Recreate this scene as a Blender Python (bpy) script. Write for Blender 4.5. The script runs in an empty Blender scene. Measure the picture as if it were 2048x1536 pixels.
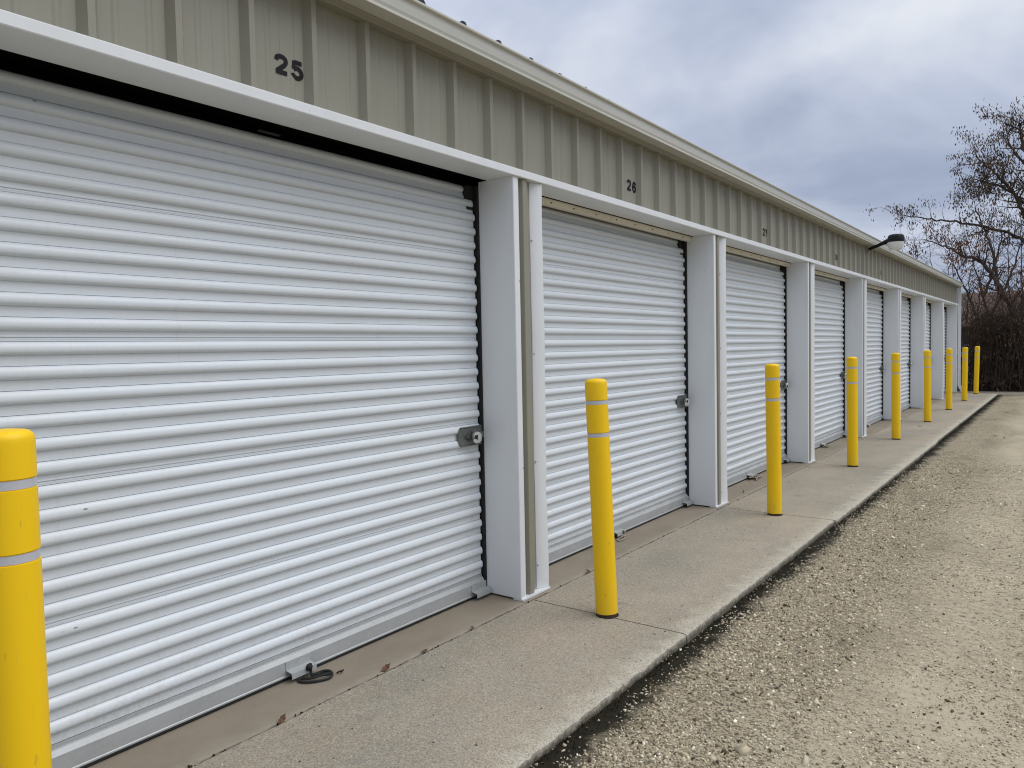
import bpy, math, random
import numpy as np
from mathutils import Matrix, Vector

random.seed(7)
RNG = np.random.default_rng(11)
scene = bpy.context.scene
COL = scene.collection

# ------------------------------------------------------------------ camera
yaw, pitch, roll, FPX = 0.641513, -0.046191, -0.020204, 1492.895
fw = Vector((-math.sin(yaw) * math.cos(pitch), math.cos(yaw) * math.cos(pitch), math.sin(pitch)))
rt = fw.cross(Vector((0, 0, 1))).normalized()
up = rt.cross(fw)
r2 = math.cos(roll) * rt + math.sin(roll) * up
u2 = -math.sin(roll) * rt + math.cos(roll) * up
cd = bpy.data.cameras.new("camera")
cam = bpy.data.objects.new("camera", cd)
COL.objects.link(cam)
cam.matrix_world = Matrix(((r2.x, u2.x, -fw.x, 2.58243), (r2.y, u2.y, -fw.y, 0.0),
                           (r2.z, u2.z, -fw.z, 1.49087), (0, 0, 0, 1)))
cd.sensor_fit = 'HORIZONTAL'
cd.sensor_width = 36.0
cd.lens = FPX / 2048 * 36.0
cd.clip_start = 0.05
cd.clip_end = 2000
scene.camera = cam

# ------------------------------------------------------------------ light
SUN_ELEV, SUN_AZ = math.radians(52), math.radians(66)      # azimuth measured from +y towards +x
scene.view_settings.view_transform = 'Standard'
scene.view_settings.look = 'None'
scene.view_settings.exposure = 0.0
scene.view_settings.gamma = 1.0
scene.view_settings.use_curve_mapping = False
scene.cycles.filter_width = 1.1

world = bpy.data.worlds.new("World")
scene.world = world
world.use_nodes = True
wt = world.node_tree
wt.nodes.clear()


def N(nt, typ, **kw):
    n = nt.nodes.new(typ)
    for k, v in kw.items():
        if k == 'inp':
            for kk, vv in v.items():
                n.inputs[kk].default_value = vv
        else:
            setattr(n, k, v)
    return n


def ramp(nt, stops):
    n = nt.nodes.new('ShaderNodeValToRGB')
    e = n.color_ramp.elements
    while len(e) < len(stops):
        e.new(0.5)
    for i, (p, c) in enumerate(stops):
        e[i].position = p
        e[i].color = (c[0], c[1], c[2], 1) if hasattr(c, '__len__') else (c, c, c, 1)
    return n


def build_world():
    nt = wt
    L = nt.links.new
    tc = N(nt, 'ShaderNodeTexCoord')
    sep = N(nt, 'ShaderNodeSeparateXYZ')
    L(tc.outputs['Generated'], sep.inputs[0])
    zc = N(nt, 'ShaderNodeMath', operation='MAXIMUM', inp={1: 0.0})
    L(sep.outputs['Z'], zc.inputs[0])
    za = N(nt, 'ShaderNodeMath', operation='ADD', inp={1: 0.22})
    L(zc.outputs[0], za.inputs[0])
    dv = N(nt, 'ShaderNodeCombineXYZ')
    for i, ax in enumerate('XY'):
        d = N(nt, 'ShaderNodeMath', operation='DIVIDE')
        L(sep.outputs[ax], d.inputs[0])
        L(za.outputs[0], d.inputs[1])
        L(d.outputs[0], dv.inputs[i])
    mp = N(nt, 'ShaderNodeMapping')
    mp.inputs['Location'].default_value = (-22.387, -24.304, 8.801)
    mp.inputs['Scale'].default_value = (1.0, 1.0, 1.0)
    L(dv.outputs[0], mp.inputs[0])
    n1 = N(nt, 'ShaderNodeTexNoise', inp={'Scale': 1.1, 'Detail': 6.0, 'Roughness': 0.5, 'Distortion': 0.5})
    L(mp.outputs[0], n1.inputs['Vector'])
    n2 = N(nt, 'ShaderNodeTexNoise', inp={'Scale': 3.2, 'Detail': 5.0, 'Roughness': 0.55, 'Distortion': 0.3})
    L(mp.outputs[0], n2.inputs['Vector'])
    # v = .13 + .62*z^.8 + .55*(n1-.5) + .15*(n2-.5)
    zp = N(nt, 'ShaderNodeMath', operation='POWER', inp={1: 0.8})
    L(zc.outputs[0], zp.inputs[0])
    a = N(nt, 'ShaderNodeMath', operation='MULTIPLY_ADD', inp={1: 0.50, 2: -0.665})
    L(zp.outputs[0], a.inputs[0])
    b = N(nt, 'ShaderNodeMath', operation='MULTIPLY_ADD', inp={1: 1.70})
    L(n1.outputs['Fac'], b.inputs[0])
    L(a.outputs[0], b.inputs[2])
    c = N(nt, 'ShaderNodeMath', operation='MULTIPLY_ADD', inp={1: 0.24})
    L(n2.outputs['Fac'], c.inputs[0])
    L(b.outputs[0], c.inputs[2])
    cr = ramp(nt, [(0.0, (.26, .318, .46)), (0.3, (.382, .442, .585)), (0.55, (.56, .615, .745)), (0.75, (.71, .755, .845)),
                   (1.0, (.86, .885, .92))])
    L(c.outputs[0], cr.inputs[0])
    sky = N(nt, 'ShaderNodeTexSky', sky_type='NISHITA', sun_disc=False, sun_elevation=SUN_ELEV, sun_rotation=SUN_AZ)
    bg_sky = N(nt, 'ShaderNodeMix', data_type='RGBA')
    gain = N(nt, 'ShaderNodeVectorMath', operation='SCALE')
    # overcast luminance rises towards the zenith (about three times the horizon)
    g1 = N(nt, 'ShaderNodeMapRange', interpolation_type='SMOOTHSTEP', inp={1: .30, 2: 1.0, 3: 10.0, 4: 19.0})
    L(zc.outputs[0], g1.inputs[0])
    L(g1.outputs[0], gain.inputs['Scale'])
    L(cr.outputs[0], gain.inputs[0])
    bg_sky.inputs['Factor'].default_value = 0.96           # cloud cover
    L(sky.outputs[0], bg_sky.inputs[6])
    L(gain.outputs[0], bg_sky.inputs[7])
    bg = N(nt, 'ShaderNodeBackground', inp={'Strength': 0.1})
    L(bg_sky.outputs[2], bg.inputs[0])
    out = N(nt, 'ShaderNodeOutputWorld')
    L(bg.outputs[0], out.inputs[0])


build_world()

sd = bpy.data.lights.new("sun", 'SUN')
sd.energy = 1.5
sd.angle = math.radians(50)
sd.color = (1.0, 0.965, 0.91)
sun = bpy.data.objects.new("sun", sd)
COL.objects.link(sun)
sdir = Vector((math.sin(SUN_AZ) * math.cos(SUN_ELEV), math.cos(SUN_AZ) * math.cos(SUN_ELEV), math.sin(SUN_ELEV)))
sun.rotation_euler = (-sdir).to_track_quat('-Z', 'Y').to_euler()
sun.location = (12, 6, 14)

# ------------------------------------------------------------------ materials


class Mat:
    def __init__(self, name, base=(.5, .5, .5), rough=.6, metal=0.0, spec=0.5):
        self.m = bpy.data.materials.new(name)
        self.m.use_nodes = True
        self.nt = self.m.node_tree
        self.b = self.nt.nodes['Principled BSDF']
        self.b.inputs['Base Color'].default_value = (*base, 1)
        self.b.inputs['Roughness'].default_value = rough
        self.b.inputs['Metallic'].default_value = metal
        self.b.inputs['Specular IOR Level'].default_value = spec
        self.tc = N(self.nt, 'ShaderNodeTexCoord')
        g = N(self.nt, 'ShaderNodeNewGeometry')
        self.pos = g.outputs['Position']
        self.col = None
        self.nrm = None
        self.base = base

    def L(self, a, b):
        self.nt.links.new(a, b)

    def vec(self, scale=(1, 1, 1), loc=(0, 0, 0), rand=False):
        mp = N(self.nt, 'ShaderNodeMapping')
        mp.inputs['Scale'].default_value = scale
        mp.inputs['Location'].default_value = loc
        self.L(self.pos, mp.inputs[0])
        return mp.outputs[0]

    def noise(self, scale, detail=4, rough=.55, vec=None, dist=0.0):
        n = N(self.nt, 'ShaderNodeTexNoise', inp={'Scale': scale, 'Detail': detail, 'Roughness': rough, 'Distortion': dist})
        self.L(vec if vec is not None else self.pos, n.inputs['Vector'])
        return n.outputs['Fac']

    def voro(self, scale, vec=None, feature='F1', out='Color'):
        n = N(self.nt, 'ShaderNodeTexVoronoi', feature=feature, inp={'Scale': scale})
        self.L(vec if vec is not None else self.pos, n.inputs['Vector'])
        return n.outputs[out]

    def rampf(self, fac, lo, hi, a=0.0, b=1.0):
        r = N(self.nt, 'ShaderNodeMapRange', inp={1: lo, 2: hi, 3: a, 4: b})
        self.L(fac, r.inputs[0])
        return r.outputs[0]

    def math(self, op, a, b=None):
        n = N(self.nt, 'ShaderNodeMath', operation=op)
        for i, v in enumerate((a, b)):
            if v is None:
                continue
            if isinstance(v, (int, float)):
                n.inputs[i].default_value = v
            else:
                self.L(v, n.inputs[i])
        return n.outputs[0]

    def mix(self, fac, colour, amount=None, mode='MIX'):
        """lay `colour` (tuple or socket) over what is there with mask fac"""
        n = N(self.nt, 'ShaderNodeMix', data_type='RGBA', blend_type=mode)
        if isinstance(fac, (int, float)):
            n.inputs['Factor'].default_value = fac
        else:
            self.L(fac, n.inputs['Factor'])
        if self.col is None:
            n.inputs[6].default_value = (*self.base, 1)
        else:
            self.L(self.col, n.inputs[6])
        if isinstance(colour, tuple):
            n.inputs[7].default_value = (*colour, 1)
        else:
            self.L(colour, n.inputs[7])
        self.col = n.outputs[2]
        self.L(self.col, self.b.inputs['Base Color'])
        return self

    def bump(self, h, strength=.3, dist=.01):
        n = N(self.nt, 'ShaderNodeBump', inp={'Strength': strength, 'Distance': dist})
        self.L(h, n.inputs['Height'])
        if self.nrm is not None:
            self.L(self.nrm, n.inputs['Normal'])
        self.nrm = n.outputs[0]
        self.L(self.nrm, self.b.inputs['Normal'])
        return self

    def roughmap(self, fac, lo, hi):
        self.L(self.rampf(fac, .3, .7, lo, hi), self.b.inputs['Roughness'])
        return self

    def sepx(self, ax):
        s = N(self.nt, 'ShaderNodeSeparateXYZ')
        self.L(self.pos, s.inputs[0])
        return s.outputs[ax]


M = {}


def mk_materials():
    # white painted steel of the doors
    m = Mat('door_white_paint', (.66, .70, .725), .34)
    m.mix(m.rampf(m.noise(1.3, 5), .42, .75, 0, .35), (.62, .645, .64))
    m.mix(m.rampf(m.noise(55, 3, .6, m.vec((1, .25, 1))), .66, .8, 0, .45), (.46, .45, .42))
    m.mix(m.rampf(m.noise(6, 6, .7, m.vec((1, .6, 2.5))), .62, .85, 0, .35), (.55, .54, .5))
    m.mix(m.rampf(m.voro(2.6, m.vec((1, 1, 2.4), (3, 0, 1)), 'F1', 'Distance'), .026, .016, 0, .8), (.12, .11, .10))
    m.roughmap(m.noise(9, 4), .28, .46)
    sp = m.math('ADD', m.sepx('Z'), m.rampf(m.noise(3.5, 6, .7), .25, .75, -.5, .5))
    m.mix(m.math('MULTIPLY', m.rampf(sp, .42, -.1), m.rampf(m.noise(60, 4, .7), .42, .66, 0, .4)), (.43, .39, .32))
    m.mix(m.rampf(m.noise(9, 5, .7, m.vec((1, 3.2, .16), (0, 4, 0))), .60, .78, 0, .3), (.50, .49, .45))
    m.bump(m.noise(2.2, 2, .5, m.vec((1, .7, 2))), .2, .02)
    M['door'] = m.m
    m = Mat('white_trim_paint', (.74, .76, .765), .36)
    m.mix(m.rampf(m.noise(2.0, 5, .6, m.vec((3, 3, .7))), .45, .8, 0, .4), (.63, .64, .62))
    m.mix(m.rampf(m.noise(40, 3, .6, m.vec((1, 1, .4))), .68, .8, 0, .5), (.42, .41, .38))
    m.bump(m.noise(1.8, 2), .10, .02)
    M['trim'] = m.m
    m = Mat('taupe_siding_paint', (.262, .250, .192), .42)
    m.mix(m.rampf(m.noise(1.1, 5, .6, m.vec((2, 2, .35))), .4, .75, 0, .5), (.29, .278, .228))
    m.mix(m.rampf(m.noise(14, 5, .65, m.vec((2, 2, .12))), .58, .8, 0, .35), (.24, .23, .185))
    m.bump(m.noise(3.0, 2, .5, m.vec((1, 1, .3))), .12, .02)
    M['taupe'] = m.m
    m = Mat('bone_gutter_paint', (.53, .525, .465), .33)
    m.mix(m.rampf(m.noise(5, 5, .65, m.vec((1, .5, 1))), .45, .8, 0, .5), (.47, .465, .41))
    m.mix(m.rampf(m.noise(30, 4, .65, m.vec((1, 1.6, .2))), .62, .8, 0, .4), (.36, .35, .3))
    m.bump(m.noise(2.5, 2), .1, .02)
    M['gutter'] = m.m
    m = Mat('cream_lintel_paint', (.70, .655, .54), .45)
    m.mix(m.rampf(m.noise(7, 5), .45, .75, 0, .5), (.55, .50, .40))
    M['lintel'] = m.m
    m = Mat('yellow_plastic', (.90, .57, .006), .45, spec=.3)
    m.mix(m.rampf(m.noise(2.5, 4, .6, m.vec((1, 1, .5))), .4, .75, 0, .35), (.82, .46, .008))
    m.mix(m.rampf(m.noise(38, 4, .6, m.vec((1, 1, .3))), .67, .76, 0, .6), (.36, .22, .03))
    m.mix(m.rampf(m.noise(60, 5, .7, m.vec((1, 1, .08), (2, 0, 0))), .64, .74, 0, .35), (.55, .36, .06))
    m.mix(m.rampf(m.sepx('Z'), .22, .0, 0, .22), (.48, .32, .07))
    m.bump(m.noise(30, 3), .05, .004)
    M['yellow'] = m.m
    m = Mat('reflective_tape', (.50, .51, .54), .32, .0)
    m.mix(m.rampf(m.voro(260), .3, .7, 0, .25), (.40, .41, .45))
    M['tape'] = m.m
    m = Mat('dark_rust_steel', (.05, .03, .022), .8)
    m.mix(m.rampf(m.noise(60, 4), .45, .65), (.12, .05, .025))
    M['rust'] = m.m
    m = Mat('galvanised_steel', (.45, .465, .46), .5, .3)
    m.mix(m.rampf(m.noise(9, 5, .65, m.vec((1, 1, 2))), .4, .7, 0, .7), (.37, .385, .38))
    m.mix(m.rampf(m.noise(45, 4), .62, .75, 0, .5), (.26, .26, .24))
    M['galv'] = m.m
    m = Mat('dull_latch_steel', (.17, .18, .17), .45, .6)
    m.mix(m.rampf(m.noise(70, 4), .45, .7, 0, .8), (.25, .255, .24))
    M['latch'] = m.m
    m = Mat('polished_lock_steel', (.82, .82, .80), .3, .85)
    m.bump(m.noise(180, 2), .06, .002)
    M['lock'] = m.m
    M['rubber'] = Mat('black_rubber', (.012, .012, .012), .7).m
    M['dark'] = Mat('dark_interior', (.004, .004, .004), .9, spec=.1).m
    m = Mat('vinyl_black', (.008, .008, .010), .6, spec=.2)
    m.mix(m.rampf(m.noise(70, 4), .55, .8, 0, .5), (.022, .021, .02))
    M['vinyl'] = m.m
    M['lamp_black'] = Mat('lamp_black_paint', (.007, .007, .008), .55, spec=.2).m
    m = Mat('lamp_diffuser', (.80, .80, .76), .3)
    m.b.inputs['Transmission Weight'].default_value = .12
    M['lamp_lens'] = m.m
    m = Mat('roof_paint', (.30, .29, .25), .5)
    m.mix(m.rampf(m.noise(2, 5), .4, .7), (.36, .35, .3))
    M['roof'] = m.m
    M['cord_black'] = Mat('black_rope', (.013, .013, .014), .85).m
    m = Mat('pale_rope', (.42, .36, .29), .9)
    m.mix(m.rampf(m.noise(90, 2), .45, .55), (.16, .12, .1))
    M['cord_pale'] = m.m
    # concrete apron
    m = Mat('apron_concrete', (.392, .334, .254), .88, spec=.25)
    m.mix(m.rampf(m.noise(.75, 5, .6, m.vec((1.3, .8, 1))), .40, .62, 0, .95), (.275, .253, .205))
    m.mix(m.rampf(m.noise(2.7, 6, .65, m.vec((1, 1, 1), (4, 2, 0))), .46, .72, 0, .6), (.325, .262, .185))
    xe = m.math('ADD', m.sepx('X'), m.rampf(m.noise(7, 4), .2, .8, -.10, .10))
    m.mix(m.rampf(xe, .88, 1.0, 0, .9), (.49, .45, .36))
    m.mix(m.rampf(m.noise(150, 4, .75), .47, .64, 0, .85), (.12, .112, .092))
    m.mix(m.rampf(m.noise(110, 4, .75, m.vec((1, 1, 1), (9, 1, 0))), .53, .68, 0, .85), (.52, .48, .39))
    m.mix(m.rampf(m.noise(4.5, 6, .75, m.vec((1, 1, 1), (1, 7, 0))), .58, .70, 0, .6), (.17, .165, .145))
    m.mix(m.rampf(m.voro(26, m.vec((1, .8, 1)), 'F1', 'Distance'), .085, .05, 0, .7), (.5, .47, .41))
    sz = m.math('ADD', m.sepx('Z'), m.rampf(m.noise(35, 4), .25, .75, -.014, .014))
    m.mix(m.rampf(sz, -.012, -.034, 0, .85), (.10, .088, .066))
    m.bump(m.noise(170, 4, .7), .55, .005).bump(m.noise(12, 4), .25, .012)
    M['apron'] = m.m
    m = Mat('threshold_concrete', (.262, .222, .168), .85, spec=.25)
    m.mix(m.rampf(m.noise(1.4, 6, .65, m.vec((1.5, 1, 1))), .40, .66, 0, .7), (.195, .164, .124))
    m.mix(m.rampf(m.noise(5, 6, .7), .5, .72, 0, .5), (.27, .235, .185))
    m.mix(m.rampf(m.noise(140, 3, .7), .55, .75, 0, .5), (.15, .12, .085))
    xe = m.math('ADD', m.sepx('X'), m.rampf(m.noise(18, 4), .2, .8, -.03, .03))
    m.mix(m.rampf(xe, -.03, .03, 0, .5), (.30, .27, .22))
    m.bump(m.noise(150, 4, .7), .25, .003)
    M['threshold'] = m.m
    m = Mat('joint_soil', (.026, .021, .015), .95, spec=.1)
    m.mix(m.rampf(m.noise(45, 4), .45, .65), (.07, .05, .03))
    M['soil'] = m.m
    # gravel ground
    m = Mat('gravel_ground', (.365, .312, .215), .95, spec=.15)
    m.mix(m.rampf(m.noise(.55, 5, .6), .42, .68, 0, .6), (.285, .240, .162))
    X = m.sepx('X')
    wob = m.rampf(m.noise(.35, 3), .25, .75, -.22, .22)
    xw = m.math('ADD', X, wob)
    trk = m.math('MULTIPLY', m.rampf(xw, 1.62, 1.95), m.rampf(xw, 2.75, 2.45))
    trkn = m.math('MULTIPLY', trk, m.rampf(m.noise(2.2, 4, .6, m.vec((1, .35, 1))), .3, .6, .25, .95))
    cells = m.voro(105, None, 'F1', 'Color')
    cell2 = m.voro(62, m.vec((1, 1, 1), (3, 5, 0)), 'F1', 'Color')
    cw = N(m.nt, 'ShaderNodeSeparateColor')
    m.L(cells, cw.inputs[0])
    cw2 = N(m.nt, 'ShaderNodeSeparateColor')
    m.L(cell2, cw2.inputs[0])
    m.mix(m.rampf(cw.outputs[0], .62, .70, 0, .85), (.105, .088, .06))
    m.mix(m.rampf(cw.outputs[1], .80, .86, 0, .85), (.38, .345, .27))
    m.mix(m.rampf(cw2.outputs[0], .90, .93, 0, .75), (.09, .075, .055))
    m.mix(m.rampf(m.noise(1.7, 6, .7, m.vec((1, .6, 1), (5, 0, 0))), .51, .70, 0, .75), (.135, .112, .073))
    m.mix(m.math('MULTIPLY', trkn, .85), (.415, .360, .262))
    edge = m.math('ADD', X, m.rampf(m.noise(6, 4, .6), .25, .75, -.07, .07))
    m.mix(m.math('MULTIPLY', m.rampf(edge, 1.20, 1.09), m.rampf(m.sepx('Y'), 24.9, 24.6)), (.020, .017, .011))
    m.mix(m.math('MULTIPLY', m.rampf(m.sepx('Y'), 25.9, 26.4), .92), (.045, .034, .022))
    hb = m.math('MULTIPLY', m.voro(105, None, 'F1', 'Distance'), m.rampf(trk, 0, 1, 1, .6))
    m.bump(hb, .9, .006)
    tread = N(m.nt, 'ShaderNodeTexWave', wave_type='BANDS', bands_direction='Y',
              inp={'Scale': 4.2, 'Distortion': 5.0, 'Detail': 3.0, 'Detail Scale': 2.0})
    m.L(m.vec((1, 1, 1)), tread.inputs['Vector'])
    tm = m.math('MULTIPLY', m.math('MULTIPLY', tread.outputs['Fac'], trk), m.rampf(m.noise(.9, 3), .42, .6))
    m.bump(tm, .8, .018)
    m.bump(m.noise(9, 5), .25, .015)
    M['gravel'] = m.m
    m = Mat('pebble', (.4, .36, .28), .9, spec=.2)
    at = N(m.nt, 'ShaderNodeAttribute', attribute_name='tint')
    m.L(at.outputs['Color'], m.b.inputs['Base Color'])
    m.bump(m.noise(220, 3), .3, .002)
    M['pebble'] = m.m
    m = Mat('moss_green', (.018, .020, .009), .95, spec=.1)
    m.mix(m.rampf(m.noise(9, 3), .4, .6), (.030, .024, .012))
    M['moss'] = m.m
    # trees
    m = Mat('bark', (.050, .040, .033), .95, spec=.15)
    m.mix(m.rampf(m.noise(9, 5, .7, m.vec((1, 1, .25))), .4, .7), (.095, .078, .064))
    M['bark'] = m.m
    m = Mat('thin_twig', (.060, .045, .038), .9, spec=.15)
    m.mix(m.rampf(m.noise(.8, 3), .4, .6), (.095, .066, .05))
    M['twig'] = m.m
    m = Mat('brush_leaf', (.100, .058, .035), .85, spec=.15)
    m.mix(m.rampf(m.noise(.7, 3), .42, .58), (.070, .058, .034))
    m.mix(m.rampf(m.noise(4, 3), .45, .62), (.035, .026, .02))
    M['brush_leaf'] = m.m
    for nm, a, b in (('leaf_dry', (.125, .084, .050), (.055, .039, .028)), ('leaf_rust', (.16, .072, .030), (.085, .045, .026))):
        m = Mat(nm, a, .8, spec=.2)
        m.mix(m.rampf(m.noise(5, 3), .4, .62), b)
        M[nm] = m.m
    m = Mat('fallen_leaf_brown', (.15, .078, .042), .8, spec=.2)
    m.mix(m.rampf(m.noise(60, 3), .4, .65), (.075, .042, .026))
    M['fallen'] = m.m
    m = Mat('shed_roof_brown', (.085, .050, .036), .9)
    m.mix(m.rampf(m.noise(3, 5), .4, .7), (.055, .036, .028))
    M['shed_roof'] = m.m
    m = Mat('shed_wall_grey', (.085, .085, .078), .9)
    m.mix(m.rampf(m.noise(2, 5), .4, .7), (.06, .058, .05))
    M['shed_wall'] = m.m
    M['block_white'] = Mat('block_white_paint', (.74, .76, .78), .6).m


mk_materials()

# ------------------------------------------------------------------ mesh helpers


class MB:
    def __init__(self):
        self.v = []
        self.f = []

    def face(self, *pts):
        i = len(self.v)
        self.v += [tuple(p) for p in pts]
        self.f.append(tuple(range(i, i + len(pts))))

    def box(self, x0, x1, y0, y1, z0, z1, bev=0.0):
        if bev:
            b = bev
            prof = [(x0 + b, z0), (x1 - b, z0), (x1, z0 + b), (x1, z1 - b), (x1 - b, z1), (x0 + b, z1), (x0, z1 - b), (x0, z0 + b)]
            self.prism_y(prof, y0, y1)
            return
        i = len(self.v)
        self.v += [(x0, y0, z0), (x1, y0, z0), (x1, y1, z0), (x0, y1, z0), (x0, y0, z1), (x1, y0, z1), (x1, y1, z1), (x0, y1, z1)]
        for q in ((3, 2, 1, 0), (4, 5, 6, 7), (0, 1, 5, 4), (1, 2, 6, 5), (2, 3, 7, 6), (3, 0, 4, 7)):
            self.f.append(tuple(i + k for k in q))

    def prism_y(self, prof, y0, y1):          # prof: (x,z) outline
        n = len(prof)
        i = len(self.v)
        self.v += [(x, y0, z) for x, z in prof] + [(x, y1, z) for x, z in prof]
        for k in range(n):
            a, b = i + k, i + (k + 1) % n
            self.f.append((b, a, a + n, b + n))
        self.f.append(tuple(i + k for k in range(n)))
        self.f.append(tuple(i + n + k for k in reversed(range(n))))

    def prism_z(self, prof, z0, z1):          # prof: (x,y) outline counter-clockwise
        n = len(prof)
        i = len(self.v)
        self.v += [(x, y, z0) for x, y in prof] + [(x, y, z1) for x, y in prof]
        for k in range(n):
            a, b = i + k, i + (k + 1) % n
            self.f.append((a, b, b + n, a + n))
        self.f.append(tuple(i + k for k in reversed(range(n))))
        self.f.append(tuple(i + n + k for k in range(n)))

    def prism_x(self, prof, x0, x1):          # prof: (y,z)
        n = len(prof)
        i = len(self.v)
        self.v += [(x0, y, z) for y, z in prof] + [(x1, y, z) for y, z in prof]
        for k in range(n):
            a, b = i + k, i + (k + 1) % n
            self.f.append((a, b, b + n, a + n))
        self.f.append(tuple(i + k for k in reversed(range(n))))
        self.f.append(tuple(i + n + k for k in range(n)))

    def lathe(self, prof, n=32, c=(0, 0, 0), axis='z'):      # prof: (r,h) from bottom to top
        i = len(self.v)
        for r, h in prof:
            for k in range(n):
                a = 2 * math.pi * k / n
                p, q = r * math.cos(a), r * math.sin(a)
                if axis == 'z':
                    self.v.append((c[0] + p, c[1] + q, c[2] + h))
                else:
                    self.v.append((c[0] + h, c[1] + p, c[2] + q))
        for j in range(len(prof) - 1):
            for k in range(n):
                a, b = i + j * n + k, i + j * n + (k + 1) % n
                self.f.append((a, b, b + n, a + n))
        self.f.append(tuple(i + k for k in reversed(range(n))))
        self.f.append(tuple(i + (len(prof) - 1) * n + k for k in range(n)))

    def tube(self, pts, rad, n=5, caps=True):
        pts = [Vector(p) for p in pts]
        if not hasattr(rad, '__len__'):
            rad = [rad] * len(pts)
        i = len(self.v)
        ref = Vector((0.31, 0.17, 0.93)).normalized()
        for j, p in enumerate(pts):
            d = (pts[min(j + 1, len(pts) - 1)] - pts[max(j - 1, 0)])
            if d.length < 1e-9:
                d = Vector((0, 0, 1))
            d.normalize()
            if abs(d.dot(ref)) > .95:
                a = d.cross(Vector((1, 0, 0))).normalized()
            else:
                a = d.cross(ref).normalized()
            b = d.cross(a)
            for k in range(n):
                t = 2 * math.pi * k / n
                q = p + rad[j] * (math.cos(t) * a + math.sin(t) * b)
                self.v.append((q.x, q.y, q.z))
        for j in range(len(pts) - 1):
            for k in range(n):
                a, b = i + j * n + k, i + j * n + (k + 1) % n
                self.f.append((a, b, b + n, a + n))
        if caps:
            self.f.append(tuple(i + k for k in reversed(range(n))))
            self.f.append(tuple(i + (len(pts) - 1) * n + k for k in range(n)))

    def mesh(self, name, mat, smooth=False, smooth_angle=None):
        me = bpy.data.meshes.new(name)
        me.from_pydata(self.v, [], self.f)
        me.materials.append(mat)
        if smooth:
            me.shade_smooth()
            if smooth_angle:
                me.set_sharp_from_angle(angle=math.radians(smooth_angle))
        me.update()
        return me

    def build(self, name, mat, parent=None, smooth=False, smooth_angle=None):
        return link(name, self.mesh(name, mat, smooth, smooth_angle), parent)


def densify(pts, n=6):
    out = []
    for k in range(len(pts) - 1):
        p0, p1, p2, p3 = (Vector(pts[max(k - 1, 0)]), Vector(pts[k]), Vector(pts[k + 1]), Vector(pts[min(k + 2, len(pts) - 1)]))
        for t in np.linspace(0, 1, n, endpoint=False):
            out.append(.5 * ((2 * p1) + (p2 - p0) * t + (2 * p0 - 5 * p1 + 4 * p2 - p3) * t * t + (3 * p1 - p0 - 3 * p2 + p3) * t ** 3))
    out.append(Vector(pts[-1]))
    return out


def link(name, me, parent=None, loc=(0, 0, 0)):
    o = bpy.data.objects.new(name, me)
    COL.objects.link(o)
    o.parent = parent
    o.location = loc
    return o


def tag(o, label=None, cat=None, group=None, kind=None):
    if label:
        o['label'] = label
    if cat:
        o['category'] = cat
    if group:
        o['group'] = group
    if kind:
        o['kind'] = kind
    return o


def empty(name, loc=(0, 0, 0), label=None, cat=None, group=None, parent=None):
    o = link(name, None, parent, loc)
    o.empty_display_size = .1
    return tag(o, label, cat, group)


def fast_mesh(name, verts, faces, mat, tint=None):
    me = bpy.data.meshes.new(name)
    nv, nf, k = len(verts), len(faces), faces.shape[1]
    me.vertices.add(nv)
    me.vertices.foreach_set('co', np.ascontiguousarray(verts, dtype=np.float32).ravel())
    me.loops.add(nf * k)
    me.loops.foreach_set('vertex_index', np.ascontiguousarray(faces, dtype=np.int32).ravel())
    me.polygons.add(nf)
    me.polygons.foreach_set('loop_start', np.arange(0, nf * k, k, dtype=np.int32))
    me.update(calc_edges=True)
    me.materials.append(mat)
    if tint is not None:
        a = me.color_attributes.new('tint', 'FLOAT_COLOR', 'POINT')
        c = np.ones((nv, 4), dtype=np.float32)
        c[:, :3] = tint
        a.data.foreach_set('color', c.ravel())
    return me


# ------------------------------------------------------------------ measures
Y0, P, W, D, H = 3.5066, 3.03559, 0.2941, 0.257, 2.4925
RIB = P / 10
NB = 8                                         # doors 25..32 in view, one more bay beyond the left edge
YEND = Y0 + 7 * P + 0.165                      # far end of the building
YBEG = Y0 - 2 * P + W - 0.02                   # near end, behind the camera's left edge


def Yp(i):                                     # near face of the post at the far side of bay i
    return Y0 + i * P


# ------------------------------------------------------------------ ground
def smooth_noise(x, y, s, seed):
    r = np.random.default_rng(seed)
    g = r.random((64, 64))
    u, v = np.asarray(x) / s % 63, np.asarray(y) / s % 63
    i, j = u.astype(int), v.astype(int)
    fu, fv = u - i, v - j
    fu, fv = fu * fu * (3 - 2 * fu), fv * fv * (3 - 2 * fv)
    return (g[i, j] * (1 - fu) * (1 - fv) + g[i + 1, j] * fu * (1 - fv) + g[i, j + 1] * (1 - fu) * fv + g[i + 1, j + 1] * fu * fv) - .5


def ground_z(x, y):
    x = np.asarray(x, float)
    y = np.asarray(y, float)
    z = -.043 + .014 * smooth_noise(x + 40, y + 40, .45, 1) + .010 * smooth_noise(x + 40, y + 40, .13, 2)
    near_edge = np.clip((1.10 - x) / .12, 0, 1)
    z = z - .006 * near_edge * (y < 24.7)
    trk = np.exp(-((x - 2.12) / .3) ** 2)
    return z - .012 * trk


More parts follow.
